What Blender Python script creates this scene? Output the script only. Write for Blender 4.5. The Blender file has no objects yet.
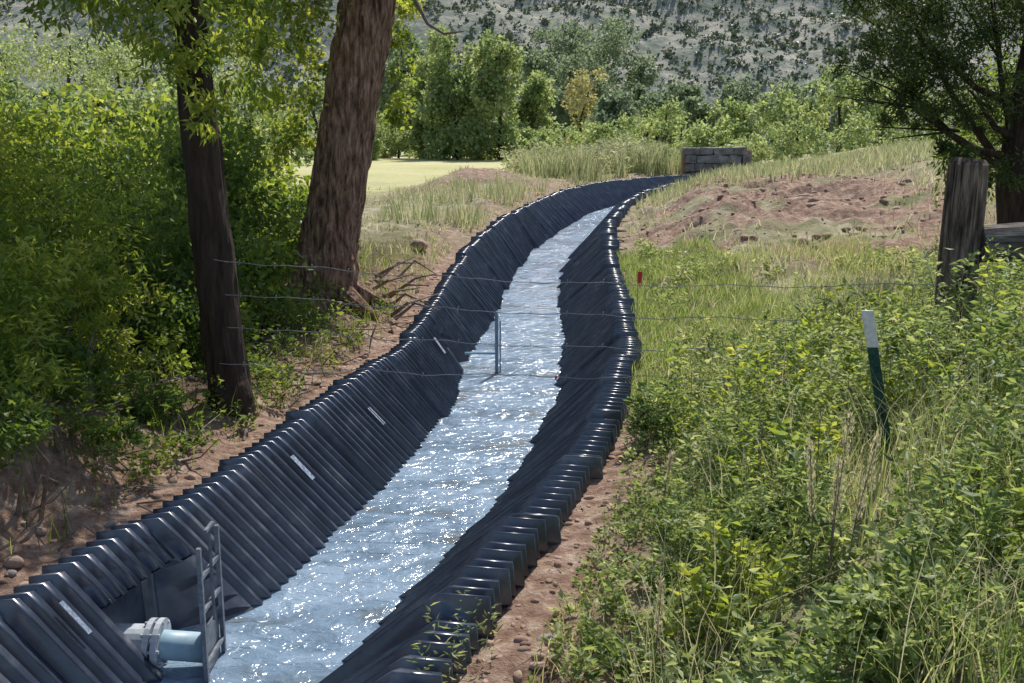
import bpy, math, numpy as np
from mathutils import Vector, Euler
rng=np.random.default_rng(7)
sc=bpy.context.scene
U=rng.uniform
# ---------------------------------------------------------------- helpers
def S(a,b,x):
    t=np.clip((np.asarray(x,float)-a)/(b-a),0,1); return t*t*(3-2*t)
def vn(x,y,seed=0):
    x=np.asarray(x,float);y=np.asarray(y,float)
    xi=np.floor(x);yi=np.floor(y);fx=x-xi;fy=y-yi
    fx=fx*fx*(3-2*fx);fy=fy*fy*(3-2*fy)
    def h(a,b):
        v=np.sin(a*127.1+b*311.7+seed*74.7)*43758.5453
        return v-np.floor(v)
    return (h(xi,yi)*(1-fx)+h(xi+1,yi)*fx)*(1-fy)+(h(xi,yi+1)*(1-fx)+h(xi+1,yi+1)*fx)*fy
def fbm(x,y,o=4,seed=0):
    s=0;a=.5
    for i in range(o):
        s=s+a*vn(x*2**i+i*13.3,y*2**i-i*7.7,seed+i);a*=.5
    return s
def curve(pts,sig=.5):
    ys=np.arange(-6,60,.1); p=np.array(pts,float)
    v=np.interp(ys,p[:,0],p[:,1])
    k=np.exp(-.5*(np.arange(-30,31)*.1/sig)**2);k/=k.sum()
    vp=np.concatenate([v[0]+(np.arange(-30,0))*(v[1]-v[0]),v,np.full(30,v[-1])])
    v=np.convolve(vp,k,'valid')
    return lambda y:np.interp(y,ys,v)
fL=curve([(-6,-5.1),(2.5,-3.0),(4.74,-2.5),(6.19,-2.18),(7.26,-1.945),(8.75,-1.69),(10.94,-1.285),(12.5,-1.14),(14.5,-1.115),(16.7,-1.04),(19.9,-.9),(24.7,-.42),(29.3,.23),(37.6,1.79),(43.2,3.76),(49,6.9),(51.6,9.3),(60,9.3)])
fLW=curve([(-6,-4.7),(2.5,-2.65),(5.15,-2.04),(6.18,-1.71),(8.07,-1.25),(9.47,-.958),(11.4,-.706),(14.27,-.6),(16.3,-.38),(18.9,-.25),(22.5,-.02),(27.3,.575),(33.7,1.9),(37.6,2.75),(43.2,4.8),(49,8.0),(51.6,10.4),(60,10.4)])
fRW=curve([(-6,-3.9),(2.5,-1.75),(5.15,-.94),(6.18,-.58),(8.07,-.06),(9.47,.276),(11.4,.589),(14.27,.845),(16.3,.91),(18.9,.995),(22.5,1.25),(27.3,1.94),(33.7,3.1),(37.6,4.05),(43.2,6.0),(49,9.3),(51.6,11.7),(60,11.7)])
fR=curve([(-6,-3.2),(2.5,-.8),(4.74,-.12),(6.19,.326),(7.26,.605),(8.75,.957),(10.94,1.33),(12.5,1.484),(14.5,1.61),(17.3,1.825),(20.4,2.02),(25.3,2.52),(31.6,3.55),(36,4.6),(43.2,7.0),(49,10.4),(51.6,12.8),(60,12.8)])
fZL=curve([(-6,.7),(14,.7),(16.7,.78),(19.9,.85),(24.7,.95),(29.3,1.0),(37.6,1.1),(43.2,1.2),(60,1.2)],1)
fZR=curve([(-6,.7),(14,.7),(20.4,.8),(25.3,.9),(31.6,1.0),(37.6,1.08),(43.2,1.12),(60,1.2)],1)
fZW=curve([(-6,0),(20,0),(25,.05),(30,.15),(37,.3),(45,.4),(60,.45)],1)
def soilw(d,y): return np.exp(-((d-4.0)**2/11+(y-25)**2/75))*(d>0)
def gz(x,y):
    x=np.asarray(x,float);y=np.asarray(y,float)
    xl,xr=fL(y),fR(y);e=xl-x;d=x-xr
    zl=fZL(y);zr=fZR(y)
    L=zl-.1-(zl-.7)*S(1.5,9,e)+.2*S(.2,1.5,e)+.5*S(1.5,5,e)*(1-S(18,30,y))
    L=L+.5*S(.45,1.25,e)*(1-S(6,8.5,y))-.35*S(5,12,e)*(1-S(18,30,y))
    L=L+.75*np.exp(-((x+1.6)**2/5+(y-40)**2/14))
    R=zr-.1+.7*S(.35,3,d)*(1-.4*S(9,14,y)*(1-S(0,20,y-14)))+1.1*S(3,12,d)*S(4,14,y)
    R=R-(zr-.1+1.8-.9)*S(60,110,y)*S(0,12,d)
    z=np.where(e>0,L,np.where(d>0,R,.5*(L+R)))
    z=z*(1-S(58,90,y))+.75*S(58,90,y)
    near=1-S(60,120,np.abs(y)+np.abs(x)*.5)
    edge=S(0.05,.5,np.maximum(e,d))
    z=z+near*edge*((fbm(x*.6,y*.6,3,3)-.45)*.25+(fbm(x*3,y*3,4,9)-.45)*.24)
    z=z+(1-edge)*near*(fbm(x*5,y*5,2,5)-.5)*.06
    z=z+edge*soilw(d,y)*((fbm(x*1.3,y*1.3,6,21)-.42)*1.25)
    return z
class MB:
    def __init__(s): s.v=[];s.f=[];s.n=0
    def add(s,v,f):
        v=[tuple(map(float,p)) for p in v]
        s.v+=v; s.f+=[tuple(int(i)+s.n for i in q) for q in f]; s.n+=len(v)
    def box(s,c,size,rot=(0,0,0),jit=0):
        hx,hy,hz=[a/2 for a in size];m=Euler(rot).to_matrix();b=min(hx,hy,hz)*.18
        vs=[]
        for sx in(-1,1):
            for sy in(-1,1):
                for sz in(-1,1):
                    for k in range(3):
                        p=[sx*hx,sy*hy,sz*hz]
                        for j in range(3):
                            if j!=k:p[j]-=[sx,sy,sz][j]*b
                        p=[q+U(-jit,jit) for q in p]
                        vs.append(Vector(c)+m@Vector(p))
        import bmesh
        bm=bmesh.new()
        for q in vs: bm.verts.new(q)
        r=bmesh.ops.convex_hull(bm,input=bm.verts)
        bm.verts.ensure_lookup_table();bm.verts.index_update()
        s.add([q.co for q in bm.verts],[[w.index for w in f.verts] for f in bm.faces]);bm.free()
    def tube(s,path,rad,sides=8,rough=0,cap=True,fz=6):
        path=[Vector(p) for p in path];n=len(path)
        if not hasattr(rad,'__len__'): rad=[rad]*n
        vs=[];fs=[]
        prev=None
        for i in range(n):
            t=(path[min(i+1,n-1)]-path[max(i-1,0)]).normalized()
            if prev is None:
                a=t.cross(Vector((0,0,1)) if abs(t.z)<.9 else Vector((0,1,0))).normalized()
            else: a=(prev-t*prev.dot(t)).normalized()
            prev=a;b=t.cross(a)
            for k in range(sides):
                an=2*math.pi*k/sides
                r=rad[i]
                if rough:
                    r*=1+rough*(float(vn(k*fz/ sides*4,i*.35,5))-.5)*2
                vs.append(path[i]+(a*math.cos(an)+b*math.sin(an))*r)
        for i in range(n-1):
            for k in range(sides):
                k2=(k+1)%sides
                fs.append((i*sides+k,i*sides+k2,(i+1)*sides+k2,(i+1)*sides+k))
        if cap:
            fs.append(tuple(range(sides))[::-1]);fs.append(tuple((n-1)*sides+k for k in range(sides)))
        s.add(vs,fs)
    def obj(s,name,mat,smooth=False,parent=None):
        me=bpy.data.meshes.new(name);me.from_pydata(s.v,[],s.f);me.update()
        if smooth: me.shade_smooth()
        o=bpy.data.objects.new(name,me);sc.collection.objects.link(o)
        if mat: me.materials.append(mat)
        if parent:o.parent=parent
        return o
def empty(name):
    o=bpy.data.objects.new(name,None);o.empty_display_size=.1;sc.collection.objects.link(o);return o
def nmesh(name,V,F,mat,rnd=None,smooth=False,parent=None):
    me=bpy.data.meshes.new(name);V=np.ascontiguousarray(V,dtype=np.float32);F=np.ascontiguousarray(F,dtype=np.int32)
    me.vertices.add(len(V));me.vertices.foreach_set('co',V.ravel())
    k=F.shape[1];me.loops.add(F.size);me.loops.foreach_set('vertex_index',F.ravel())
    me.polygons.add(len(F));me.polygons.foreach_set('loop_start',np.arange(0,F.size,k,dtype=np.int32))
    me.polygons.foreach_set('loop_total',np.full(len(F),k,dtype=np.int32))
    me.update(calc_edges=True)
    if rnd is not None:
        a=me.attributes.new('rnd','FLOAT','FACE');a.data.foreach_set('value',np.ascontiguousarray(rnd,dtype=np.float32))
    if smooth: me.shade_smooth()
    me.materials.append(mat)
    o=bpy.data.objects.new(name,me);sc.collection.objects.link(o)
    if parent:o.parent=parent
    return o
def unit(a): return a/np.maximum(np.linalg.norm(a,axis=-1,keepdims=True),1e-6)
def rdir(n): return unit(rng.normal(size=(n,3)))
class Leaves:
    def __init__(s): s.V=[];s.F=[];s.R=[];s.n=0
    def leaf(s,P,D,L,W,R=None,fold=.25):
        n=len(P);D=unit(D);L=np.broadcast_to(L,(n,))[:,None];W=np.broadcast_to(W,(n,))[:,None]
        side=unit(np.cross(D,rdir(n)));nor=np.cross(side,D)
        m=P+D*L*.42
        V=np.stack([P,m+side*W*.5+nor*W*fold,P+D*L-nor*L*.12,m-side*W*.5+nor*W*fold],1).reshape(-1,3)
        b=s.n+np.arange(n)[:,None]*4
        F=np.concatenate([b+[0,1,2],b+[0,2,3]],1).reshape(-1,3)
        if R is None:R=U(0,1,n)
        s.V.append(V);s.F.append(F);s.R.append(np.repeat(R,2));s.n+=len(V)
    def blade(s,P,H,W,lean,R=None):
        n=len(P);H=np.broadcast_to(H,(n,))[:,None];W=np.broadcast_to(W,(n,))[:,None]
        a=U(0,2*np.pi,n);side=np.stack([np.cos(a),np.sin(a),0*a],1)
        b=U(0,2*np.pi,n);ln=np.stack([np.cos(b),np.sin(b),0*b],1)*np.broadcast_to(lean,(n,))[:,None]*H
        up=np.array([0,0,1.])
        m=P+up*H*.55+ln*.3;t=P+up*H+ln
        V=np.stack([P-side*W*.5,P+side*W*.5,m-side*W*.35,m+side*W*.35,t],1).reshape(-1,3)
        k=s.n+np.arange(n)[:,None]*5
        F=np.concatenate([k+[0,1,3],k+[0,3,2],k+[2,3,4]],1).reshape(-1,3)
        if R is None:R=U(0,1,n)
        s.V.append(V);s.F.append(F);s.R.append(np.repeat(R,3));s.n+=len(V)
    def obj(s,name,mat,parent=None):
        return nmesh(name,np.concatenate(s.V),np.concatenate(s.F),mat,np.concatenate(s.R),parent=parent)
def crown(lv,blobs,n,L,W,ncl=None,sig=.22,shell=.5,droop=.3,Rs=None):
    B=np.array(blobs,float);vol=(B[:,3]*B[:,4]*B[:,5])**.75;pr=vol/vol.sum()
    ncl=ncl or max(20,n//40)
    i=rng.choice(len(B),ncl,p=pr)
    rad=U(shell**3,1,ncl)**(1/3)
    C=B[i,:3]+rdir(ncl)*B[i,3:]*rad[:,None]*U(.85,1.15,(ncl,1))
    j=rng.integers(0,ncl,n)
    sg=sig*B[i[j],3:].mean(1,keepdims=True)*U(.6,1.3,ncl)[j][:,None]
    P=C[j]+rng.normal(size=(n,3))*sg
    D=rdir(n)+unit(P-B[i[j],:3])*.6;D[:,2]-=droop
    cr=U(0,1,ncl)
    lv.leaf(P,D,L*U(.6,1.3,n),W*U(.6,1.3,n),np.clip(cr[j]*.55+U(0,.45,n),0,1) if Rs is None else Rs)
    return C
# ---------------------------------------------------------------- materials
def newmat(name):
    m=bpy.data.materials.new(name);m.use_nodes=True;nt=m.node_tree
    return m,nt,nt.nodes['Principled BSDF'],nt.nodes['Material Output']
def ramp(nt,stops):
    r=nt.nodes.new('ShaderNodeValToRGB');el=r.color_ramp.elements
    while len(el)<len(stops): el.new(.5)
    for e,(p,c) in zip(el,stops): e.position=p;e.color=(*c,1)
    return r
def leafmat(name,cols,trans=.4,rough=.5,spec=.3,tm=(2.3,2.1,1.0)):
    m,nt,p,out=newmat(name)
    at=nt.nodes.new('ShaderNodeAttribute');at.attribute_name='rnd'
    n=len(cols);r=ramp(nt,[(i/(n-1),c) for i,c in enumerate(cols)])
    nt.links.new(at.outputs['Fac'],r.inputs[0]);nt.links.new(r.outputs[0],p.inputs['Base Color'])
    p.inputs['Roughness'].default_value=rough;p.inputs['Specular IOR Level'].default_value=spec
    t=nt.nodes.new('ShaderNodeBsdfTranslucent')
    mc=nt.nodes.new('ShaderNodeMix');mc.data_type='RGBA';mc.blend_type='MULTIPLY';mc.inputs[0].default_value=1
    nt.links.new(r.outputs[0],mc.inputs[6]);mc.inputs[7].default_value=(*tm,1)
    nt.links.new(mc.outputs[2],t.inputs[0])
    mx=nt.nodes.new('ShaderNodeMixShader');mx.inputs[0].default_value=trans
    nt.links.new(p.outputs[0],mx.inputs[1]);nt.links.new(t.outputs[0],mx.inputs[2]);nt.links.new(mx.outputs[0],out.inputs[0])
    return m
def noisemat(name,stops,scale=5,rough=.8,bump=.3,bd=.02,stretch=(1,1,1),detail=8,metal=0,spec=.3,bscale=None):
    m,nt,p,out=newmat(name)
    tc=nt.nodes.new('ShaderNodeTexCoord');mp=nt.nodes.new('ShaderNodeMapping');mp.inputs['Scale'].default_value=stretch
    no=nt.nodes.new('ShaderNodeTexNoise');no.inputs['Scale'].default_value=scale;no.inputs['Detail'].default_value=detail;no.inputs['Roughness'].default_value=.65
    nt.links.new(tc.outputs['Object'],mp.inputs[0]);nt.links.new(mp.outputs[0],no.inputs[0])
    r=ramp(nt,stops);nt.links.new(no.outputs[0],r.inputs[0]);nt.links.new(r.outputs[0],p.inputs['Base Color'])
    p.inputs['Roughness'].default_value=rough;p.inputs['Metallic'].default_value=metal;p.inputs['Specular IOR Level'].default_value=spec
    b=nt.nodes.new('ShaderNodeBump');b.inputs['Strength'].default_value=bump;b.inputs['Distance'].default_value=bd
    if bscale:
        n2=nt.nodes.new('ShaderNodeTexNoise');n2.inputs['Scale'].default_value=bscale;n2.inputs['Detail'].default_value=6
        nt.links.new(mp.outputs[0],n2.inputs[0]);nt.links.new(n2.outputs[0],b.inputs['Height'])
    else: nt.links.new(no.outputs[0],b.inputs['Height'])
    nt.links.new(b.outputs[0],p.inputs['Normal'])
    return m
M_bark=noisemat('bark_furrowed',[(.36,(.07,.04,.028)),(.5,(.29,.165,.11)),(.66,(.55,.37,.26))],13,.9,1,.09,(1.5,1.5,.3))
M_barkd=noisemat('bark_dark',[(.3,(.02,.013,.01)),(.7,(.09,.06,.042))],12,.95,1,.05,(1.5,1.5,.25))
M_twig=noisemat('twig',[(.3,(.10,.07,.05)),(.7,(.32,.25,.19))],12)
M_wood=noisemat('weathered_wood',[(.36,(.03,.022,.018)),(.5,(.14,.10,.075)),(.68,(.36,.285,.23))],16,.9,1,.03,(2,2,.18))
M_log=noisemat('weathered_log',[(.36,(.05,.04,.035)),(.5,(.17,.145,.12)),(.68,(.38,.33,.29))],16,.9,1,.03,(.2,2,2))
M_plastic=noisemat('black_plastic',[(.35,(.02,.026,.042)),(.52,(.038,.05,.08)),(.64,(.10,.108,.13)),(.78,(.28,.24,.21))],3.2,.29,.22,.003,bscale=25,spec=1.0,detail=10)
M_label=noisemat('label',[(.35,(.12,.16,.24)),(.6,(.45,.5,.58))],45,.5,.1)
M_steel=noisemat('galvanised_steel',[(.3,(.1,.11,.13)),(.7,(.27,.29,.32))],20,.45,.2,.003,metal=.3)
M_pipe=noisemat('pvc_pipe',[(.3,(.28,.42,.48)),(.7,(.48,.62,.68))],8,.4,.1,.003)
M_pipeg=noisemat('pipe_grey',[(.3,(.3,.33,.36)),(.7,(.58,.61,.64))],8,.5,.2,.003)
M_gauge=noisemat('gauge_metal',[(.3,(.16,.2,.25)),(.7,(.3,.35,.4))],20,.5)
M_wire=noisemat('wire',[(.3,(.22,.2,.19)),(.7,(.45,.42,.4))],40,.45,metal=.3)
M_tgreen=noisemat('post_green',[(.3,(.01,.05,.035)),(.7,(.03,.10,.07))],30,.6)
M_white=noisemat('post_white',[(.3,(.55,.53,.49)),(.6,(.82,.80,.76))],30,.6)
M_red=noisemat('red_flag',[(.3,(.6,.03,.02)),(.7,(.75,.06,.03))],10,.6)
M_stone=noisemat('stone',[(.3,(.12,.10,.09)),(.5,(.25,.22,.195)),(.72,(.42,.38,.34))],2.5,.9,.8,.05)
M_soil=noisemat('soil_clod',[(.3,(.20,.12,.085)),(.7,(.5,.36,.27))],6,.95,.8,.03)
G_lime=leafmat('leaf_lime',[(.07,.12,.02),(.14,.21,.04),(.24,.30,.065),(.37,.40,.14)],.5,tm=(2.5,2.2,1.1))
G_mid=leafmat('leaf_mid',[(.04,.075,.02),(.085,.14,.035),(.15,.215,.055),(.25,.30,.09)],.47)
G_herb=leafmat('leaf_herb',[(.045,.08,.03),(.12,.18,.06),(.22,.285,.11),(.40,.44,.26)],.42,.5,.3,tm=(2.4,2.2,1.4))
G_dark=leafmat('leaf_dark',[(.015,.03,.012),(.03,.055,.02),(.06,.10,.03)],.3)
G_jun=leafmat('leaf_juniper',[(.022,.042,.014),(.055,.09,.028),(.115,.16,.055)],.33)
G_grass=leafmat('grass',[(.11,.17,.05),(.20,.27,.09),(.33,.36,.18),(.5,.46,.31)],.42,tm=(2.1,2.0,1.3))
G_dry=leafmat('dry_grass',[(.22,.24,.12),(.36,.35,.20),(.5,.45,.31),(.63,.56,.43)],.38,tm=(1.6,1.6,1.3))
G_olive=leafmat('olive_grass',[(.18,.22,.10),(.27,.30,.15),(.37,.37,.21),(.5,.46,.31)],.38,tm=(1.7,1.7,1.4))
G_far=leafmat('leaf_far',[(.10,.155,.07),(.18,.24,.11),(.27,.33,.155),(.4,.43,.25)],.42,tm=(2.2,2.1,1.4))
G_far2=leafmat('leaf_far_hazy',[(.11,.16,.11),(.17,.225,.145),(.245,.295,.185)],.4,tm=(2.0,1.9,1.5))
G_yel=leafmat('leaf_yellow',[(.34,.34,.15),(.46,.42,.22),(.28,.32,.14)],.3,tm=(1.9,1.8,1.3))
G_hill=leafmat('hill_bush',[(.055,.08,.068),(.085,.115,.09),(.125,.155,.11)],.15)  # bluish distance haze is mixed into these bush colours
def groundmat():
    m,nt,p,out=newmat('ground_soil_and_grass')
    at=nt.nodes.new('ShaderNodeAttribute');at.attribute_name='mask'
    sp=nt.nodes.new('ShaderNodeSeparateColor');nt.links.new(at.outputs['Color'],sp.inputs[0])
    tc=nt.nodes.new('ShaderNodeTexCoord')
    def nz(s,d=8):
        n=nt.nodes.new('ShaderNodeTexNoise');n.inputs['Scale'].default_value=s;n.inputs['Detail'].default_value=d;n.inputs['Roughness'].default_value=.7
        nt.links.new(tc.outputs['Object'],n.inputs[0]);return n
    n1=nz(7,9);n2=nz(1.1);n3=nz(.07,6);n4=nz(38,4)
    dirt=ramp(nt,[(.3,(.15,.085,.057)),(.5,(.34,.22,.158)),(.66,(.58,.44,.34))]);nt.links.new(n1.outputs[0],dirt.inputs[0])
    grass=ramp(nt,[(.3,(.15,.165,.07)),(.5,(.31,.285,.16)),(.66,(.53,.46,.33))]);nt.links.new(n2.outputs[0],grass.inputs[0])
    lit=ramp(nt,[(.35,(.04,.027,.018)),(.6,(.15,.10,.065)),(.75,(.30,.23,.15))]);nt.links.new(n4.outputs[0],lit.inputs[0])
    mea=ramp(nt,[(.35,(.44,.44,.18)),(.65,(.62,.56,.32))]);nt.links.new(n3.outputs[0],mea.inputs[0])
    def mix(f,a,b):
        x=nt.nodes.new('ShaderNodeMix');x.data_type='RGBA';nt.links.new(f,x.inputs[0]);nt.links.new(a,x.inputs[6]);nt.links.new(b,x.inputs[7]);return x.outputs[2]
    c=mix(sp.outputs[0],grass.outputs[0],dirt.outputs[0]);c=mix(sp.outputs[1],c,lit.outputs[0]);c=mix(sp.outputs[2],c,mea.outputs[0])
    nt.links.new(c,p.inputs['Base Color']);p.inputs['Roughness'].default_value=.95;p.inputs['Specular IOR Level'].default_value=.15
    b=nt.nodes.new('ShaderNodeBump');b.inputs['Strength'].default_value=1;b.inputs['Distance'].default_value=.07
    a=nt.nodes.new('ShaderNodeMath');a.operation='ADD';nt.links.new(n1.outputs[0],a.inputs[0])
    a2=nt.nodes.new('ShaderNodeMath');a2.operation='MULTIPLY';a2.inputs[1].default_value=.4;nt.links.new(n4.outputs[0],a2.inputs[0]);nt.links.new(a2.outputs[0],a.inputs[1])
    nt.links.new(a.outputs[0],b.inputs['Height']);nt.links.new(b.outputs[0],p.inputs['Normal'])
    return m
# ---------------------------------------------------------------- ground
def grow(a,b,s0,k):
    r=[a];s=s0
    while r[-1]<b: r.append(r[-1]+s);s*=k
    return np.array(r)
offs=grow(.01,2500,.06,1.055)
ys=np.concatenate([[-2500,-1200,-500,-200,-80,-40,-20,-12],np.arange(-6,54,.11),grow(54,3500,.3,1.08)])
V=[];mask=[]
for y in ys:
    xl,xr=float(fL(y)),float(fR(y));ch=1 if y<52 else 0
    Lx=xl-offs[::-1];Rx=xr+offs
    inn=np.array([xl+.015,xl+.3,(xl+xr)/2,xr-.3,xr-.015])
    X=np.concatenate([Lx,inn,Rx]);Z=gz(X,np.full_like(X,y))
    n=len(Lx)
    if ch: Z[n:n+5]=-.6
    e=xl-X;d=X-xr
    nf=fbm(X*.8,np.full_like(X,y)*.8,4,31)
    dirt=np.zeros_like(X)
    dirt=np.maximum(dirt,(1-S(.4,.8,d+1.3*(nf-.5)))*(d>-3)*(e<0)*(1-.75*S(9,12,y)))
    dirt=np.maximum(dirt,(1-S(1.0,2.0,e+1.6*(nf-.5)))*(e>-.3)*(1-.35*S(17,22,y)))
    dirt=np.maximum(dirt,S(.36,.46,nf)*S(.12,.4,soilw(d,y)))
    dirt=np.maximum(dirt,np.exp(-((X+1.6)**2/7+(y-39)**2/20))*S(.3,.45,nf))
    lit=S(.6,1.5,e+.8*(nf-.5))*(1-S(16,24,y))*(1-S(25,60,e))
    mea=S(3,6,e)*S(36,44,y)*(1-S(230,300,y))*(1-dirt) if y<60 else (1-S(230,300,y))*np.ones_like(X)*(1-S(6,20,X-y*.12))
    V.append(np.stack([X,np.full_like(X,y),Z],1));mask.append(np.stack([dirt,lit,mea*np.ones_like(X),np.ones_like(X)],1))
nc=len(V[0]);nr=len(V);V=np.concatenate(V)
i=np.arange(nr-1)[:,None]*nc+np.arange(nc-1)[None]
F=np.stack([i,i+1,i+nc+1,i+nc],-1).reshape(-1,4)
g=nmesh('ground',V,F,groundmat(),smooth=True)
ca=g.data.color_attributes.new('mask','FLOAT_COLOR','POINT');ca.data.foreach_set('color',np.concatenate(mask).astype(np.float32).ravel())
# ---------------------------------------------------------------- ditch liner
ditch=empty('ditch_liner')
ystn=[];y=1.0;period=.12
while y<51.4:
    sl=(fL(y+.2)-fL(y-.2))/.4; ystn.append(y); y+=period/math.sqrt(1+sl*sl)
ystn=np.array(ystn)
def wallmesh(side):
    fx,fw,fz=(fL,fLW,fZL) if side<0 else (fR,fRW,fZR)
    dsh=.25 if side<0 else .45
    st=[];hh=[]
    prof=[(0,0),(.36,.0),(.37,1),(.42,1.12),(.94,.72),(.95,0)]
    pn=[]
    for k,y0 in enumerate(ystn[:-1]):
        p=ystn[k+1]-y0;hm=U(.82,1.18)*(1.4 if k%10==0 else 1)
        for a,h in prof: st.append(y0+a*p);hh.append(h*hm);pn.append(k//10)
    st=np.array(st);hh=np.array(hh);pn=np.array(pn)
    jit=rng.normal(size=(400,3))*[.022,.02,.012]
    VV=[]
    for y0,h,k in zip(st,hh,pn):
        jx,jz,jh=jit[k]
        xo=float(fx(y0))+jx;zo=float(fz(y0))+jz;yw=y0+dsh
        xw=float(fw(yw))+jx;zw=float(fZW(yw))
        fl=.07 if side<0 else .12
        A=np.array([xo-side*fl,y0+.02,zo]);Bw=np.array([xw,yw,zw])
        dirv=Bw-A
        nrm=unit(np.array([-side*abs(dirv[2]),0,abs(dirv[0])]))
        H=(.05 if side<0 else .065)*h*(1 if y0<20 else 1.3)
        pts=[(np.array([xo+side*.02,y0,zo-.14]),np.array([side*1.0,0,0])),
             (np.array([xo+side*.01,y0,zo-.01]),np.array([side*.9,0,.9])),
             (A,unit(np.array([-side*.5,0,1.])))]
        for t in (.12,.35,.6,.85,1.0,1.3):
            pts.append((A+dirv*t,nrm))
        alc=side<0 and (5.0<y0<5.78 or 12.7<y0<13.3)
        o=[q+n*H for q,n in pts]
        if alc:
            xb=xo+.06
            m=pts[4][0];kk=5
            o[kk]=np.array([xb,y0,m[2]-.03])
            for j in range(kk+1,9): o[j]=np.array([xb+.01*(j-kk),y0,m[2]-.03-(j-kk)/(8-kk)*(m[2]+.2)])
        VV.append(o)
    VV=np.array(VV);n,m,_=VV.shape
    i=np.arange(n-1)[:,None]*m+np.arange(m-1)[None]
    F=np.stack([i,i+1,i+m+1,i+m],-1).reshape(-1,4)
    if side<0:F=F[:,::-1]
    nmesh('left_wall' if side<0 else 'right_wall',VV.reshape(-1,3),F,M_plastic,parent=ditch)
wallmesh(-1);wallmesh(1)
yy=np.arange(1,51.5,.25);Vf=np.concatenate([np.stack([fLW(yy),yy,0*yy-.45],1),np.stack([fRW(yy),yy,0*yy-.45],1)])
n=len(yy);i=np.arange(n-1);nmesh('channel_floor',Vf,np.stack([i,i+n,i+n+1,i+1],1),M_soil,parent=ditch)
lab=MB()
def label(y0,t0,t1,w):
    A=np.array([fL(y0)+.07,y0+.02,fZL(y0)]);yw=y0+.25;B=np.array([fLW(yw),yw,fZW(yw)])
    d=B-A;nr=unit(np.array([abs(d[2]),0,abs(d[0])]));o=nr*.062;s=np.array([.22,1,0])*w
    c=[A+d*t0+o,A+d*t1+o*.95,A+d*t1+o*.95+s,A+d*t0+o+s]
    lab.add([c[0],c[1],c[2],c[3]]+[q-nr*.004 for q in c],[(0,1,2,3),(7,6,5,4),(0,4,5,1),(1,5,6,2),(2,6,7,3),(3,7,4,0)])
for y0,a,b,w in [(4.75,.1,.4,.03),(5.95,.15,.42,.05),(7.35,.2,.5,.055),(9.0,.3,.55,.055),(12.1,.2,.5,.06)]: label(y0,a,b,w)
lab.obj('labels',M_label,parent=ditch)
# ---------------------------------------------------------------- water
m,nt,p,out=newmat('flowing_water')
p.inputs['Roughness'].default_value=.12;p.inputs['IOR'].default_value=1.5;p.inputs['Specular IOR Level'].default_value=1.0
tc=nt.nodes.new('ShaderNodeTexCoord');mp=nt.nodes.new('ShaderNodeMapping');mp.inputs['Scale'].default_value=(1.0,1.5,1)
nt.links.new(tc.outputs['Object'],mp.inputs[0])
na=nt.nodes.new('ShaderNodeTexNoise');na.inputs['Scale'].default_value=6;na.inputs['Detail'].default_value=4;na.inputs['Roughness'].default_value=.5;na.inputs['Distortion'].default_value=.6
nb=nt.nodes.new('ShaderNodeTexNoise');nb.inputs['Scale'].default_value=24;nb.inputs['Detail'].default_value=2
ncn=nt.nodes.new('ShaderNodeTexNoise');ncn.inputs['Scale'].default_value=1.0;ncn.inputs['Detail'].default_value=6;ncn.inputs['Roughness'].default_value=.65;ncn.inputs['Distortion'].default_value=1
rw=ramp(nt,[(.32,(.13,.14,.14)),(.46,(.17,.25,.34)),(.62,(.29,.39,.50))])  # pale blue stops paint the reflected sky into the water's base colour
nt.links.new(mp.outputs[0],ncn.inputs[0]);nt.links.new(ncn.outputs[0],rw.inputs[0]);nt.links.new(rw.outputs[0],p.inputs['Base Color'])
nt.links.new(mp.outputs[0],na.inputs[0]);nt.links.new(mp.outputs[0],nb.inputs[0])
b1=nt.nodes.new('ShaderNodeBump');b1.inputs['Strength'].default_value=1;b1.inputs['Distance'].default_value=.05
b2=nt.nodes.new('ShaderNodeBump');b2.inputs['Strength'].default_value=.7;b2.inputs['Distance'].default_value=.01
nt.links.new(na.outputs[0],b1.inputs['Height']);nt.links.new(nb.outputs[0],b2.inputs['Height']);nt.links.new(b1.outputs[0],b2.inputs['Normal']);nt.links.new(b2.outputs[0],p.inputs['Normal'])
yy=np.arange(1,51.3,.06);ts=np.linspace(0,1,24)
X=(fLW(yy)-.3)[:,None]*(1-ts)+(fRW(yy)+.12)[:,None]*ts
Y=np.repeat(yy[:,None],24,1);Z=fZW(Y)+(fbm(X*3,Y*2.2,2,50)-.4)*.035
i=np.arange(len(yy)-1)[:,None]*24+np.arange(23)[None]
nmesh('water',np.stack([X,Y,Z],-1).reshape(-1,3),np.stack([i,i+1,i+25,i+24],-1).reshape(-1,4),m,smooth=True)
# ---------------------------------------------------------------- turnout gate
tg=empty('irrigation_slide_gate')
b=MB()
gx,gy=-1.72,5.32
for dy in(-.17,.17): b.box((gx,gy+dy,.33),(.025,.03,.95))
for z in(.1,.42,.62): b.box((gx,gy,z),(.02,.31,.025))
b.box((gx-.02,gy,.12),(.012,.3,.34))
b.tube([(gx+.01,gy,.3),(gx+.01,gy,.86)],.01,8);b.box((gx+.01,gy,.86),(.02,.14,.02))
b.obj('gate_frame',M_steel,parent=tg)
b=MB();b.tube([(-2.25,gy,.16),(gx-.03,gy,.12)],.085,20);b.obj('pipe',M_pipe,True,tg)
b=MB()
for x in(-2.08,-2.03): b.tube([(x-.016,gy,.155),(x+.016,gy,.153)],.14,24)
b.tube([(-2.3,gy,.16),(-2.08,gy,.155)],.105,20)
for k in range(8):
    a=k*math.pi/4;b.tube([(-2.11,gy+.118*math.cos(a),.155+.118*math.sin(a)),(-2.0,gy+.118*math.cos(a),.155+.118*math.sin(a))],.011,6)
b.obj('flange',M_pipeg,parent=tg)
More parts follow.
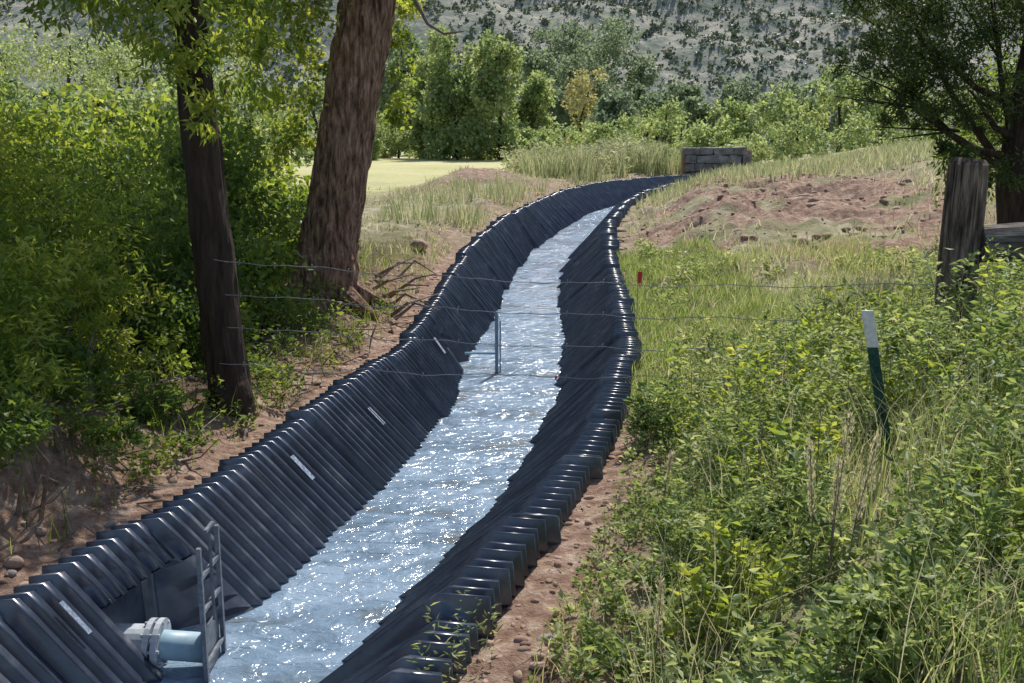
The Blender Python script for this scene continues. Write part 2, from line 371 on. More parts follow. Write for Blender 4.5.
# ---------------------------------------------------------------- staff gauge
sg=empty('staff_gauge');b=MB()
b.box((-.2,12.8,.27),(.045,.02,1.02));b.box((-.155,12.84,.24),(.02,.02,.9));b.tube([(-.2,12.8,.78),(-.2,12.8,.82)],.014,8)
b.obj('post',M_gauge,parent=sg)
b=MB();b.box((-.42,12.82,.26),(.4,.02,.03));b.obj('crossbar',M_pipe,parent=sg)
b=MB()
for k in range(9): b.box((-.2,12.785,.08+k*.075),(.025 if k%2 else .036,.006,.01))
b.obj('graduations',M_label,parent=sg)
# ---------------------------------------------------------------- fences
wp=empty('wooden_fence_post')
zb=float(gz(3.77,8.4));b=MB()
b.tube([(3.75,8.4,zb-.3),(3.76,8.4,zb+.3),(3.76,8.4,1.9),(3.77,8.4,2.5),(3.775,8.4,2.8),(3.78,8.4,2.85)],[.18,.17,.165,.16,.155,.13],16,.16)
b.obj('post',M_wood,parent=wp)
b=MB()
b.tube([(3.9,8.35,2.15),(4.6,8.35,2.19),(5.5,8.45,2.16),(6.6,8.6,2.18)],[.15,.165,.15,.14],12,.15)
b.obj('log_rail',M_log)
b=MB();b.tube([(6.5,8.75,1.2),(6.52,8.75,2.9)],[.17,.15],12,.12);b.obj('wooden_fence_post.001',M_wood)
tp=empty('steel_t_post')
zt=float(gz(2.2,5.5))
base=Vector((2.22,5.5,zt-.2));top=Vector((1.955,5.42,2.08));dv=(top-base)
def tsec(b,a,c,w=.06,t=.008,st=.035):
    a=Vector(a);c=Vector(c);X=Vector((1,0,0));Yv=Vector((0,1,0));vs=[]
    pr=[(-w/2,0),(w/2,0),(w/2,t),(t/2,t),(t/2,st),(-t/2,st),(-t/2,t),(-w/2,t)]
    for q in(a,c):
        for u,v in pr: vs.append(q+X*u+Yv*v)
    n=8;b.add(vs,[(k,(k+1)%n,n+(k+1)%n,n+k) for k in range(n)]+[tuple(range(n))[::-1],tuple(range(n,2*n))])
b=MB();tsec(b,base,base+dv*.82)
for k in range(16):
    q=base+dv*(.2+k*.038);b.box(q+Vector((0,-.008,0)),(.02,.016,.012))
b.obj('post',M_tgreen,parent=tp)
b=MB();tsec(b,base+dv*.82+Vector((0,-.002,0)),top+Vector((0,-.002,.001)),.066,.012,.038)
b.obj('painted_top',M_white,parent=tp)
bw=empty('barbed_wire_fence');b=MB()
W=[((-2.5,8.35,2.02),(3.62,8.32,1.82),.10),((-2.5,8.35,1.74),(3.62,8.32,1.52),.08),((-2.5,8.35,1.46),(3.62,8.32,1.28),.1),((-2.5,8.35,1.12),(3.62,8.32,1.02),.06)]
for a,c,sag in W:
    a=Vector(a);c=Vector(c);L=[];ph=U(0,6)
    for k in range(61):
        t=k/60;q=a.lerp(c,t);q.z-=sag*4*t*(1-t)+.012*math.sin(k*.55+ph)+.005*math.sin(k*1.9);q.y+=.02*math.sin(k*.8+ph);L.append(q)
    b.tube(L,.0036,5)
    for k in range(2,60,3):
        q=L[k]
        for s in(-1,1): b.tube([q+Vector((0,-.012*s,-.02)),q+Vector((.008,.012*s,.022))],.0022,4)
b.obj('wires',M_wire,parent=bw)
b=MB()
q=Vector(W[3][0]).lerp(Vector(W[3][1]),.47);q.z-=.07
b.box(q,(.014,.01,.04),(0,.2,0))
b.obj('red_ties',M_red,parent=bw)
mf=empty('survey_marker_flag')
x,y=1.56,12.3;z=float(gz(x,y));b=MB();b.tube([(x,y,z),(x,y,1.4)],.004,5);b.obj('wire_stake',M_wire,parent=mf)
b=MB();b.box((x+.025,y,1.33),(.05,.006,.15));b.obj('flag',M_red,parent=mf)
# ---------------------------------------------------------------- stone headwall
sw=empty('stone_headwall');b=MB()
for r in range(4):
    x=8.9+U(-.1,.1)
    while x<12.3-r*.15:
        w=U(.45,1.1);b.box((x+w/2,52.6+U(-.08,.08),1.0+r*.42+.18),(w-.03,.7,.39),(0,U(-.05,.05),U(-.05,.05)),.045);x+=w
b.obj('stones',M_stone,parent=sw)
b=MB();b.box((10.6,52.72,1.75),(3.6,.4,1.5));b.obj('mortar_core',M_soil,parent=sw)
# ---------------------------------------------------------------- rocks, clods
import bmesh
bm=bmesh.new();bmesh.ops.create_icosphere(bm,subdivisions=2,radius=1)
IV=np.array([v.co for v in bm.verts]);IF=np.array([[v.index for v in f.verts] for f in bm.faces]);bm.free()
def rocks(name,P,R,mat,flat=.6):
    V=[];F=[]
    for k,(p,r) in enumerate(zip(P,R)):
        s=U(.6,1.4,3)*[1,1,flat];ph=U(0,50)
        q=IV*(1+.9*(fbm(IV[:,0]*1.7+ph,IV[:,1]*1.7+IV[:,2]*1.3,3,int(k%9))-.45)[:,None])
        V.append(q*s*r+p);F.append(IF+k*len(IV))
    return nmesh(name,np.concatenate(V),np.concatenate(F),mat)
def onR(y,d,dz=0): x=fR(y)+d;return np.stack([x,y,gz(x,y)+dz],1)
def onL(y,e,dz=0): x=fL(y)-e;return np.stack([x,y,gz(x,y)+dz],1)
n=900
rocks('soil_clods',np.concatenate([onR(U(2.5,12,n),U(.05,.6,n)),onL(U(3,18,n),U(.08,1.6,n)),onR(rng.normal(25,6,n).clip(13,42),rng.normal(4.0,2.3,n).clip(.2))]),np.concatenate([.004+.03*U(0,1,n)**3,.005+.045*U(0,1,n)**3,.02+.12*U(0,1,n)**4]),M_soil)
n=40
rocks('rock',onL(np.array([19.5]),np.array([.9]),.08),[.17],M_soil)
rocks('small_stones',np.concatenate([onL(U(3,25,n),U(.2,1.6,n)),onR(U(4,30,n),U(.1,1,n))]),U(.015,.05,2*n),M_stone)
# ---------------------------------------------------------------- trees
def branch(b,p,d,L,r,depth,tips,bend=.25,seg=6,nchild=3):
    p=Vector(p);d=Vector(d).normalized();path=[p.copy()];rad=[r]
    for k in range(seg):
        d=(d+Vector(rng.normal(size=3))*bend*.35).normalized();p=p+d*L/seg;path.append(p.copy());rad.append(r*(1-.65*(k+1)/seg))
    b.tube(path,rad,7 if depth>1 else 5,.08)
    if depth>0:
        for c in range(nchild):
            k=int(U(2,seg+1));dd=(d+Vector(rng.normal(size=3))*.75).normalized()
            branch(b,path[min(k,seg)],dd,L*U(.5,.75),rad[min(k,seg)]*.7,depth-1,tips,bend,seg-1,nchild)
    tips.append(path[-1])
T=empty('cottonwood_tree');b=MB();tips=[]
zb=float(gz(-2.5,13.5))
pth=[(-2.62,13.5,zb-.3),(-2.6,13.5,zb+.05),(-2.53,13.5,zb+.35),(-2.45,13.5,zb+.9),(-2.33,13.5,zb+1.5),(-2.18,13.5,zb+2.3),(-2.03,13.5,zb+3.1),(-1.86,13.5,zb+3.9),(-1.78,13.5,zb+4.7)]
rr=[.62,.52,.44,.38,.355,.35,.35,.35,.3]
P=[];R=[]
for k in range(len(pth)-1):
    for s in range(10):
        t=s/10;P.append(Vector(pth[k]).lerp(Vector(pth[k+1]),t));R.append(rr[k]*(1-t)+rr[k+1]*t)
b.tube(P,R,48,.11,fz=9)
for k in range(7):
    a=k*.9+.3;b.tube([(-2.58,13.5,zb+.4),(-2.58+.45*math.cos(a),13.5+.45*math.sin(a),zb+.12),(-2.58+.95*math.cos(a),13.5+.95*math.sin(a),zb-.12)],[.22,.15,.05],8,.1)
for q,d in [((-1.8,13.5,zb+4.6),(.3,.2,1)),((-1.8,13.5,zb+4.6),(-.7,-.1,1)),((-2.0,13.4,zb+4.3),(-.9,.5,.7)),((-1.8,13.6,zb+4.6),(-.2,.7,.7))]:
    branch(b,q,d,3.2,.17,2,tips)
b.obj('trunk',M_bark,False,T)
b=MB()
b.tube([(-1.85,13.3,5.2),(-1.4,13.1,5.0),(-1.2,13,4.7),(-1.05,13,4.42),(-.85,13,4.3),(-.6,12.9,4.32)],[.05,.035,.028,.022,.018,.008],6)
b.tube([(-1.7,13.3,5.3),(-2.2,13.0,4.75),(-2.7,12.9,4.55)],[.03,.022,.01],5)
b.obj('dead_branch',M_twig,parent=T)
lv=Leaves();bl=[(t.x,t.y,t.z,.9,.9,.7) for t in tips if t.x<-1.5 and t.z>5.2]
crown(lv,bl,14000,.09,.07,ncl=420,sig=.18)
crown(lv,[(-2.9,13,4.9,.8,.7,.6),(-3.6,12.9,4.6,.8,.7,.6),(-2.75,13.2,3.9,.35,.4,.7),(-1.55,13.9,3.9,.2,.4,.6),(-1.5,14,4.6,.35,.4,.5),(-3.1,13.3,3.2,.5,.5,.5)],5500,.085,.055,ncl=120,sig=.16)
lv.obj('leaves',G_lime,T)
T=empty('boxelder_tree');b=MB();tips=[]
zb=float(gz(-2.5,8.5))
P=[Vector((-2.46,8.5,zb-.3)),Vector((-2.46,8.5,zb)),Vector((-2.48,8.5,zb+.25)),Vector((-2.52,8.5,zb+.9)),Vector((-2.56,8.5,zb+1.7)),Vector((-2.6,8.5,zb+2.5)),Vector((-2.62,8.5,zb+3.4))]
Q=[];R=[];rr=[.23,.20,.175,.165,.16,.15,.12]
for k in range(6):
    for s in range(8): Q.append(P[k].lerp(P[k+1],s/8));R.append(rr[k]+(rr[k+1]-rr[k])*s/8)
b.tube(Q,R,30,.12)
for d in [(-.7,-.2,.9),(.35,-.1,.9),(-.2,.6,1),(-.9,.1,.3)]: branch(b,P[-1]-Vector((0,0,.15)),d,1.7,.05,2,tips)
branch(b,P[-1],(.2,.7,1),2.6,.07,2,tips)
b.obj('trunk',M_barkd,False,T)
lv=Leaves()
crown(lv,[(-2.5,8.2,4.05,.7,.6,.5),(-3.3,8.0,4.4,.7,.7,.5),(-2.15,8.2,3.6,.25,.3,.4),(-2.7,8.0,3.45,.3,.3,.3),(-4.2,7.5,4.6,.9,.8,.4),(-2.4,8.1,3.2,.16,.2,.2)],6600,.085,.03,ncl=220,sig=.17,droop=.8)
crown(lv,[(-1.9,9.8,6.0,.8,.8,.5),(-2.8,10,6.2,.9,.9,.6),(-3.7,9.2,5.9,.9,.9,.5),(-2.3,11.5,6.7,.9,1,.6),(-3.0,8.3,5.6,.9,.8,.5),(-4.6,9.8,6,.9,.9,.6)],8500,.12,.07,ncl=170,sig=.2)
lv.obj('leaves',G_lime,T)
T=empty('overhanging_branch');b=MB()
br=[(-4.6,6.5,4.9),(-3.8,6.2,4.5),(-3.3,6.0,4.15),(-2.9,5.9,3.85)];b.tube(br,[.03,.022,.015,.006],6)
b.tube([(-3.8,6.2,4.5),(-3.5,6.0,4.6),(-2.6,5.9,4.1)],[.02,.014,.005],5)
b.obj('twigs',M_twig,parent=T)
lv=Leaves();crown(lv,[(-3.4,6.1,4.2,.5,.4,.3),(-4.1,6.3,4.3,.5,.4,.35),(-3.0,6,3.95,.22,.2,.2),(-3.2,6.1,3.5,.14,.2,.25),(-2.3,6.2,4.1,.3,.3,.25)],2000,.075,.03,ncl=100,sig=.22,droop=.6);lv.obj('leaves',G_lime,T)
def shrub(name,blobs,n,L,W,mat,sig=.16,ncl=None,stems=8,droop=.3):
    T=empty(name);lv=Leaves();C=crown(lv,blobs,n,L,W,ncl=ncl,sig=sig,shell=.35,droop=droop);lv.obj('leaves',mat,T)
    b=MB();B=np.array(blobs)
    for k in range(stems):
        q=C[rng.integers(len(C))];t=Vector(q);j=int(np.argmin(np.abs(B[:,:3]-q).sum(1)))
        s=Vector((B[j,0]+U(-.3,.3),B[j,1]+U(-.3,.3),0));s.z=float(gz(s.x,s.y))-.1
        mid=s.lerp(t,.5)+Vector((U(-.1,.1),U(-.1,.1),.1));b.tube([s,mid,t],[.016,.012,.005],5)
    b.obj('stems',M_twig,parent=T)
shrub('willow_shrub',[(-3.9,8.4,2.2,.75,.7,.7),(-4.6,8.2,2.8,.8,.8,.6),(-3.5,8.2,1.5,.5,.5,.5),(-4.6,8,1.6,.9,.7,.6),(-3.3,7.6,1.9,.3,.3,.3)],16000,.08,.024,G_lime,ncl=330,stems=16,sig=.13)
shrub('willow_shrub',[(-5.2,9.8,2.2,.9,.9,.9),(-4.2,10.5,1.8,.9,.9,.8),(-6.4,9.8,2.1,1.1,.9,.9)],15000,.09,.035,G_mid,ncl=320,stems=12)
shrub('willow_shrub',[(-3.7,6.6,1.7,.5,.45,.35),(-4.1,7.0,2.4,.5,.5,.4),(-3.3,6.8,2.05,.3,.3,.25),(-3.3,6.3,1.5,.35,.3,.25)],5500,.08,.024,G_lime,ncl=130,stems=14)
shrub('understory_shrub',[(-3.3,11.2,1.5,.8,.8,.7),(-3.6,12.2,2.2,.9,.8,.9),(-3.2,15.5,1.5,.7,.8,.7),(-5,14,2.1,1.5,1,1.3)],17000,.10,.06,G_mid,ncl=360,stems=12)
shrub('understory_shrub',[(-6,16,2.0,1.8,1.2,1.4),(-8.5,15.5,2.3,2,1.2,1.7),(-4.6,18,1.8,1.4,1.2,1.1),(-11,16,2.4,2,1.5,2.0)],22000,.14,.09,G_lime,ncl=440,stems=10)
shrub('understory_shrub',[(-3.1,9.8,1.25,.5,.5,.4),(-2.9,11.5,1.3,.5,.5,.5),(-3.6,9.5,1.0,.5,.5,.3),(-3.3,8.6,1.1,.4,.4,.3),(-3.5,7.2,1.3,.45,.4,.3),(-3.9,5.9,1.4,.5,.5,.3)],8000,.065,.04,G_mid,ncl=170,stems=10)
shrub('understory_shrub',[(-3.0,5.6,1.35,.28,.3,.16),(-3.35,5.2,1.4,.3,.3,.2),(-2.75,6.6,1.05,.25,.3,.14),(-2.75,7.6,.95,.2,.3,.14)],3600,.05,.028,G_mid,ncl=110,stems=10)
lv=Leaves()
def herb(lv,P,h,K,L,W,spread=.35,R0=None):
    n=len(P);h=np.broadcast_to(h,(n,));t=U(.1,1,(n,K));a=U(0,2*np.pi,(n,K))
    lean=rng.normal(size=(n,1,2))*.22*h[:,None,None]
    r=spread*h[:,None]*(1.1-t)*U(.1,1,(n,K))
    X=P[:,0,None]+np.cos(a)*r+lean[...,0]*t;Y=P[:,1,None]+np.sin(a)*r+lean[...,1]*t;Z=P[:,2,None]+h[:,None]*t
    PP=np.stack([X,Y,Z],-1).reshape(-1,3);D=np.stack([np.cos(a),np.sin(a),U(-.4,.9,(n,K))],-1).reshape(-1,3)
    base=U(0,1,(n,1)) if R0 is None else R0
    R=np.clip(base*.6+U(0,.32,(n,K))+t*.12,0,1).reshape(-1)
    N=n*K;sc_=np.repeat(U(.6,1.6,n),K);lv.leaf(PP,D,L*U(.6,1.35,N)*sc_,W*U(.6,1.35,N)*sc_,R)
n=700;P=onL(U(4.2,14,n),U(.45,2.8,n));P=P[fbm(P[:,0]*1.5,P[:,1]*1.5,2,91)>.36]
herb(lv,P,U(.1,.45,len(P)),30,.05,.025,.6);n=4200;lv.blade(onL(U(4,20,n),U(.4,3.5,n)),U(.08,.35,n),.008,U(.1,.8,n))
lv.obj('bank_plants',G_mid)
b=MB()
for k in range(170):
    y=U(4.2,14);e=U(.3,2.2);q=onL(np.array([y]),np.array([e]))[0];a=U(0,6.28);L=U(.15,.8)
    b.tube([Vector(q)+Vector((0,0,.01)),Vector(q)+Vector((math.cos(a)*L*.5,math.sin(a)*L*.5,U(.03,.2))),Vector(q)+Vector((math.cos(a)*L,math.sin(a)*L,U(.0,.25)))],[U(.004,.012),.006,.003],5)
for k in range(10):
    y=U(13,16);q=onL(np.array([y]),np.array([U(.3,1.2)]))[0]
    b.tube([Vector(q)+Vector((0,0,.05)),Vector(q)+Vector((.25,U(-.3,.3),U(.15,.3))),Vector(q)+Vector((.6,U(-.5,.5),U(.05,.35)))],[.03,.02,.006],6)
b.obj('fallen_sticks',M_twig)
# ---------------------------------------------------------------- juniper, right
T=empty('juniper_tree');b=MB()
zb=float(gz(6.7,13.2))
P=[(6.75,13.2,zb-.3),(6.7,13.2,zb+.3),(6.55,13.2,zb+1.2),(6.6,13.2,zb+2.2),(6.75,13.2,zb+3.5),(6.8,13.2,zb+5)]
b.tube(P,[.3,.25,.22,.21,.19,.1],12,.12)
J=[(5.2,13,4.2,.9,.9,.5),(4.6,12.8,3.9,.7,.7,.35),(5.7,12.8,3.6,.8,.8,.4),(5.0,12.7,3.35,.5,.6,.2),(5.9,13,4.9,1.2,1,.6),(4.8,13.2,4.9,.7,.8,.4),(6.9,13.4,5.2,1.4,1,.8),(7.6,13,3.9,.9,.9,.7),(6.2,12.6,2.6,.5,.5,.2),(6.4,13.6,3.2,.5,.5,.4),(5.6,12.6,2.9,.35,.4,.2)]
for j in J[:7]:
    s=Vector((6.6,13.2,zb+.9+U(0,1.8)));t=Vector(j[:3]);b.tube([s,s.lerp(t,.5)+Vector((0,0,-.15)),t],[.06,.04,.012],6)
    for q in range(3):
        t2=t+Vector((U(-.7,.5),U(-.4,.4),U(-.4,.2)));b.tube([s.lerp(t,.6),t2],[.02,.006],5)
b.obj('trunk',M_barkd,True,T)
lv=Leaves();crown(lv,J,38000,.08,.024,ncl=560,sig=.12,droop=.1);lv.obj('leaves',G_jun,T)
shrub('juniper_shrub',[(9,17,3.4,1.6,1.2,1.2),(7.6,16.5,2.9,.9,.8,.8),(11,17,4.5,2,1.5,2),(8.5,14,2.6,1,.8,.7)],14000,.12,.05,G_mid,ncl=350,stems=5)
shrub('juniper_shrub',[(4.4,9.5,1.4,.5,.4,.25),(5.2,9.8,1.55,.7,.5,.3),(3.4,10.0,1.15,.5,.4,.2)],6000,.06,.03,G_dark,ncl=130,stems=5)
# ---------------------------------------------------------------- right bank vegetation
T=Leaves()
n=4400;y=2.6+6.8*U(0,1,n)**.9;d=.5+4.7*U(0,1,n)**.8;P=onR(y,d)
cl=fbm(P[:,0]*1.6,P[:,1]*1.6,3,77)
def clearpost(P): return ~((np.abs(P[:,0]-.395*P[:,1])<.15)&(P[:,1]>4.3)&(P[:,1]<5.8))
keep=(P[:,1]>2.9)&clearpost(P)&(cl>.41)&(d+2.5*(cl-.5)>.45);P=P[keep];d=d[keep];cl=cl[keep]
h=(.10+.55*S(.6,2.0,d)*(.2+.8*S(.42,.68,cl)))*U(.4,1.5,len(P))
herb(T,P,h,38,.045,.018,.42)
for cx,cy,r,hh,nn in [(3.3,5.6,.6,.85,60),(2.8,6.9,.5,.6,45),(3.9,7.2,.6,.8,50),(1.5,6.4,.35,.5,30),(2.6,4.2,.35,.5,36),(3.0,3.9,.5,.6,45),(1.5,3.5,.35,.42,35),(2.3,8.1,.5,.5,40),(4.5,6.4,.5,1.0,45),(1.2,7.6,.3,.4,25),(1.2,5.1,.3,.35,22)]:
    P=np.stack([cx+rng.normal(size=nn)*r*.5,cy+rng.normal(size=nn)*r*.5],1);P=np.column_stack([P,gz(P[:,0],P[:,1])]);P=P[clearpost(P)];herb(T,P,hh*U(.6,1.2,len(P)),70,.05,.02,.3)
n=500;P=onR(U(3.5,11,n),U(.35,1.2,n));herb(T,P,U(.05,.2,n),20,.03,.018,.8)
T.obj('weed_patch',G_herb)
T=Leaves();b=MB()
for cx,cy,r,hh,nn in [(2.3,3.6,.4,.5,22),(3.2,4.8,.5,.75,26),(1.0,4.3,.25,.4,12),(3.6,6.3,.6,.85,26),(4.6,7.6,.6,.8,24),(1.9,7.2,.5,.6,18),(2.9,8.6,.6,.55,20),(1.6,5.6,.3,.5,12),(2.4,6.2,.3,.6,12)]:
    P=np.stack([cx+rng.normal(size=nn)*r*.5,cy+rng.normal(size=nn)*r*.5],1);P=np.column_stack([P,gz(P[:,0],P[:,1])]);P=P[clearpost(P)];H=hh*U(.6,1.25,len(P));herb(T,P,H,52,.056,.022,.24)
    for p_,h_ in zip(P,H): b.tube([tuple(p_),(p_[0],p_[1],p_[2]+h_*.9)],[.004,.002],4)
T.obj('leafy_weed_patch',G_lime);b.obj('weed_stems',M_twig)
T=Leaves()
n=26000;y=2.8+14*U(0,1,n)**1.2;d=.35+5.5*U(0,1,n);P=onR(y,d);k=fbm(P[:,0]*1.2,P[:,1]*1.2,3,17)>.42;P=P[k];d=d[k];T.blade(P,U(.10,.5,len(P))*(.35+.65*S(.5,2,d)),.007,U(.1,.8,len(P)))
n=14000;P=onR(U(9,20,n),U(.05,1.9,n));T.blade(P,U(.05,.22,n),.012,U(.2,.9,n),U(0,.7,n))
n=3000;y=U(9,24,n);d=U(.5,7,n);P=onR(y,d);P=P[(fbm(P[:,0],P[:,1],2,5)>.45)&(soilw(d,y)<.3)];herb(T,P,U(.08,.3,len(P)),22,.055,.03,.7)
T.obj('bank_grass',G_grass)
T=Leaves()
n=7500;y=2.9+7*U(0,1,n);P=onR(y,.9+4*U(0,1,n));P=P[(fbm(P[:,0]*1.3,P[:,1]*1.3,3,27)>.46)];T.blade(P,U(.2,.8,len(P)),.005,U(.1,.9,len(P)))
n=60000;y=9.5+44*U(0,1,n)**1.3;d=.35+U(0,1,n)**.8*14;P=onR(y,d);nf=fbm(P[:,0]*.8,P[:,1]*.8,4,31);k=((U(0,1,n)>1.6*soilw(d,y)))&((nf<.48)|(U(0,1,n)<.4));P=P[k]
T.blade(P,U(.06,.30,len(P)),.012+.0006*P[:,1],U(.2,1,len(P)))
n=22000;y=15+30*U(0,1,n)**1.2;e=.4+U(0,1,n)**1.2*12;P=onL(y,e);P=P[fbm(P[:,0],P[:,1],3,12)>.47];n=len(P);T.blade(P,U(.04,.22,n),.014+.0005*P[:,1],U(.2,1,n))
T.obj('dry_grass',G_dry)
T=Leaves()
n=16000;P=np.stack([U(.5,10,n),U(44,62,n)],1);x=fL(P[:,1]);k=((P[:,0]<x-1)|(P[:,1]>54))&(fbm(P[:,0]*.4,P[:,1]*.4,2,8)>.36);P=P[k];P=np.column_stack([P,gz(P[:,0],P[:,1])]);T.blade(P,U(.5,1.9,len(P)),.05,U(.1,.5,len(P)),U(0,1,len(P)))
n=5000;P=onL(U(24,52,n),U(.4,3.5,n));P=P[(fbm(P[:,0]*.7,P[:,1]*.7,2,14)>.48)&(np.hypot(P[:,0]+1.6,(P[:,1]-39)*.6)>2.2)];T.blade(P,U(.2,.9,len(P)),.03,U(.1,.5,len(P)),U(0,1,len(P)))
n=9000;P=onR(U(30,54,n),U(.4,14,n));T.blade(P,U(.15,.5,n),.035,U(.1,.6,n))
P=np.stack([U(0,9,260),U(46,60,260)],1);P=P[P[:,0]<fL(P[:,1])-1.5];P=np.column_stack([P,gz(P[:,0],P[:,1])]);herb(T,P,U(.8,2.0,len(P)),60,.16,.08,.4)
T.obj('tall_grass',G_olive)
T=Leaves();b=MB()
def stalk(x,y,h,lean,seed=True):
    z=float(gz(x,y));q=Vector((x,y,z));t=q+Vector((lean,U(-.05,.05),h));b.tube([q,q.lerp(t,.5)+Vector((-lean*.15,0,0)),t],[.004,.003,.002],5)
    if seed:
        n=170;s=U(.5,1.03,n);C=np.array(q)[None]+np.array(t-q)[None]*s[:,None]+rng.normal(size=(n,3))*.009;D=rdir(n)*.4;D[:,2]+=1;T.leaf(C,D,.028,.007,U(.5,1,n))
for x,y,h,l in [(1.42,4.2,.85,.06),(1.47,4.15,.75,.1),(1.38,4.3,.7,-.05),(1.44,4.25,.6,.02),(.62,4.0,.5,.02),(2.9,5,.6,.1),(2.6,3.9,.7,-.1),(.95,6,.4,.05),(3.3,6.5,.7,.1),(2.7,7,.55,0)]: stalk(x,y,h,l)
b.obj('grass_stalks',M_twig);T.obj('seed_heads',G_dry)
T=Leaves();P=np.array([[-.25,4.15],[-.4,4.05],[-.12,4.35],[-.2,4.0],[-.3,4.3]]);P=np.column_stack([P,gz(P[:,0],P[:,1])]);herb(T,P,np.array([.5,.25,.3,.4,.35]),36,.045,.01,.2);T.obj('edge_weed',G_grass)
# ---------------------------------------------------------------- mid and far trees
def px(u,dist): return (u-512)/1000*dist
def far(name,specs,mat,per,L):
    lv=Leaves();b=MB()
    for (x,y,w,zt) in specs:
        z0=.7;bl=[];H=zt-z0
        for k in range(13):
            f=U(0,1);bl.append((x+U(-.68,.68)*w*(1-.5*f*f),y+U(-.5,.5)*w,z0+H*(.08+.80*f),w*U(.22,.42),w*U(.28,.45),H*U(.09,.17)))
        crown(lv,bl,per,L,L*.75,ncl=per//22,sig=.2,shell=.5)
        b.tube([(x,y,z0-.5),(x+U(-.3,.3),y,z0+H*.4),(x+U(-1,1)*w*.3,y,z0+H*.8)],[w*.05,w*.035,w*.012],6)
    T=empty(name);lv.obj('leaves',mat,T);b.obj('trunks',M_barkd,parent=T)
far('cottonwood_grove',[(px(458,118),118,5,15.5),(px(500,115),115,5,14.5),(px(530,120),120,3.5,11),(px(437,125),125,4,13),(px(480,122),122,5,15)],G_far,6500,.5)
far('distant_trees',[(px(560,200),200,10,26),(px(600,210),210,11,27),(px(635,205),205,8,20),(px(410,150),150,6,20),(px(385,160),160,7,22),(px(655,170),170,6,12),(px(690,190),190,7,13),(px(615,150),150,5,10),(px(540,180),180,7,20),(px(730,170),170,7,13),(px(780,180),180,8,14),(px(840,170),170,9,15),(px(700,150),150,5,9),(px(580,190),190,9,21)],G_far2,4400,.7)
far('yellowing_tree',[(px(580,160),160,5,14)],G_yel,2400,.5)
far('meadow_edge_shrubs',[(px(u,d),d,w,h) for u,d,w,h in [(380,128,4,6),(400,128,3.5,5),(425,126,3.5,6),(450,127,3.5,4.5),(475,128,4,5),(500,126,3.5,5),(520,125,3,4.8),(560,110,4,4.5),(600,100,4,4.8),(640,105,4,6),(680,95,4,5),(705,80,3,4.5),(745,78,3.5,6),(790,75,4,7),(830,72,4,8),(870,70,4,8),(735,66,2,4),(660,120,5,8),(545,75,1.6,3.4),(530,68,1.3,3)]],G_far,2200,.34)
far('field_side_shrubs',[(px(u,d),d,w,h) for u,d,w,h in [(290,90,3,6),(345,95,2.5,5.5),(375,115,3,7),(250,60,3,6),(200,55,3.5,6.5),(150,50,3.5,5.5),(100,48,3.5,6),(40,45,4,6),(-20,45,4,7),(320,120,6,11),(230,110,7,13),(130,90,6,12),(30,80,7,13),(180,120,8,16),(80,120,8,17)]],G_far,3200,.28)
shrub('willow_clump',[(13,56,2.3,1.5,1,.9),(8.0,57,2.2,1.2,1,.8),(15,54,2.8,1.8,1.2,1.1),(17.5,50,3.2,1.8,1.2,1.4),(20,46,3.8,2.2,1.4,1.8)],8000,.22,.1,G_far,ncl=260,stems=5)
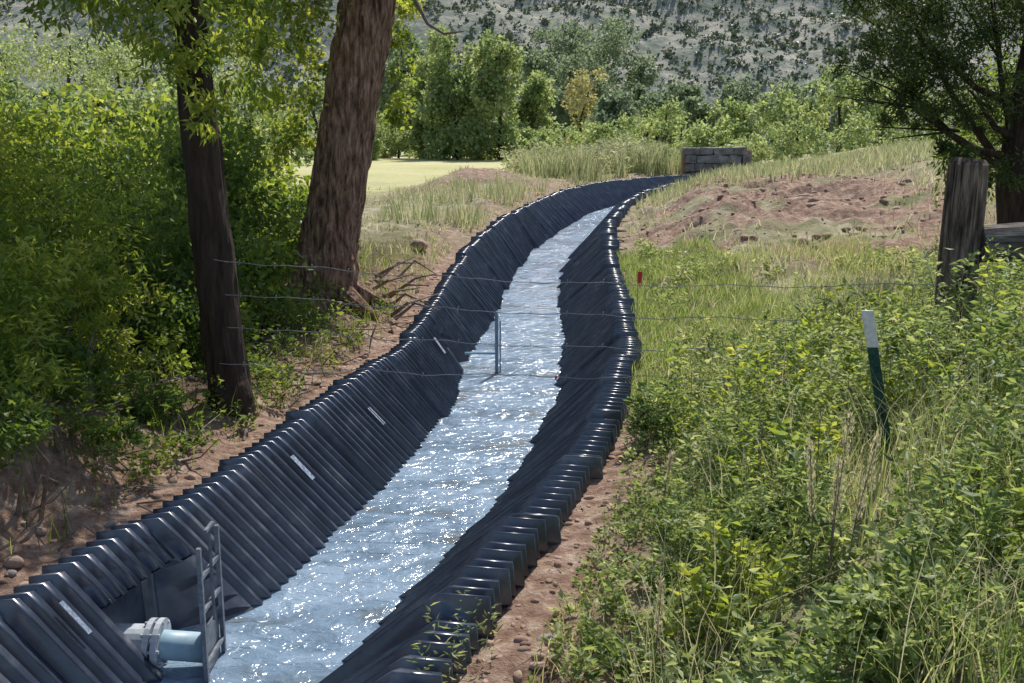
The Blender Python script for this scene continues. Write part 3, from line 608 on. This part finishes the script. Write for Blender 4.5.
# ---------------------------------------------------------------- hills
xs=np.linspace(-900,900,240);yh=np.linspace(240,950,150);X,Y=np.meshgrid(xs,yh)
def hz(X,Y):
    r=S(250,900,Y)*330+ S(260,420,Y)*30
    rid=np.abs(fbm(X*.006+Y*.0015,Y*.004,4,61)-.47)*2
    return r*(.68+.75*rid)+fbm(X*.03,Y*.03,4,4)*18-9
Z=hz(X,Y);i=np.arange(149)[:,None]*240+np.arange(239)[None]
M_hill=noisemat('hill_slope',[(.38,(.13,.16,.125)),(.5,(.25,.26,.205)),(.62,(.42,.385,.31))],.11,1,.7,3,detail=14)
nmesh('hills',np.stack([X,Y,Z],-1).reshape(-1,3),np.stack([i,i+1,i+241,i+240],-1).reshape(-1,4),M_hill,smooth=True)
lv=Leaves();n=46000;y=250+430*U(0,1,n);x=y*U(-.6,.42,n);k=fbm(x*.025,y*.025,4,15)>U(.22,.62,n);x=x[k];y=y[k];z=hz(x,y);n=len(x);K=7
s=.35+1.1*U(0,1,n)**1.6
P=np.stack([x,y,z+s*.5],1)[:,None]+rng.normal(size=(n,K,3))*s[:,None,None]*[.45,.45,.45]
lv.leaf((P-[0,0,.5]).reshape(-1,3),rdir(n*K)+[0,0,.4],np.repeat(s,K)*1.2,np.repeat(s,K)*1.1,np.repeat(U(0,1,n),K))
lv.obj('hill_bushes',G_hill)
# ---------------------------------------------------------------- light
el=math.radians(52);hx,hy=unit(np.array([.32,.95]))
sd=Vector((hx*math.cos(el),hy*math.cos(el),math.sin(el)))
sun=bpy.data.lights.new('sun','SUN');sun.energy=5;sun.angle=math.radians(.5);sun.color=(1,.96,.9)
so=bpy.data.objects.new('sun',sun);so.rotation_euler=(-sd).to_track_quat('-Z','Y').to_euler();sc.collection.objects.link(so)
w=bpy.data.worlds.new('World');sc.world=w;w.use_nodes=True;nt=w.node_tree
sk=nt.nodes.new('ShaderNodeTexSky');sk.sky_type='NISHITA';sk.sun_disc=False;sk.sun_elevation=el;sk.sun_rotation=math.atan2(hx,hy)
nt.links.new(sk.outputs[0],nt.nodes['Background'].inputs[0]);nt.nodes['Background'].inputs[1].default_value=.15
sc.view_settings.view_transform='Standard';sc.view_settings.look='None';sc.view_settings.exposure=0
cam=bpy.data.cameras.new('camera');cam.lens=35.16;cam.sensor_width=36;cam.sensor_fit='HORIZONTAL';cam.clip_end=6000;cam.clip_start=.05
co=bpy.data.objects.new('camera',cam);co.location=(0,0,3);co.rotation_euler=(math.radians(90-11.39),0,0);sc.collection.objects.link(co);sc.camera=co
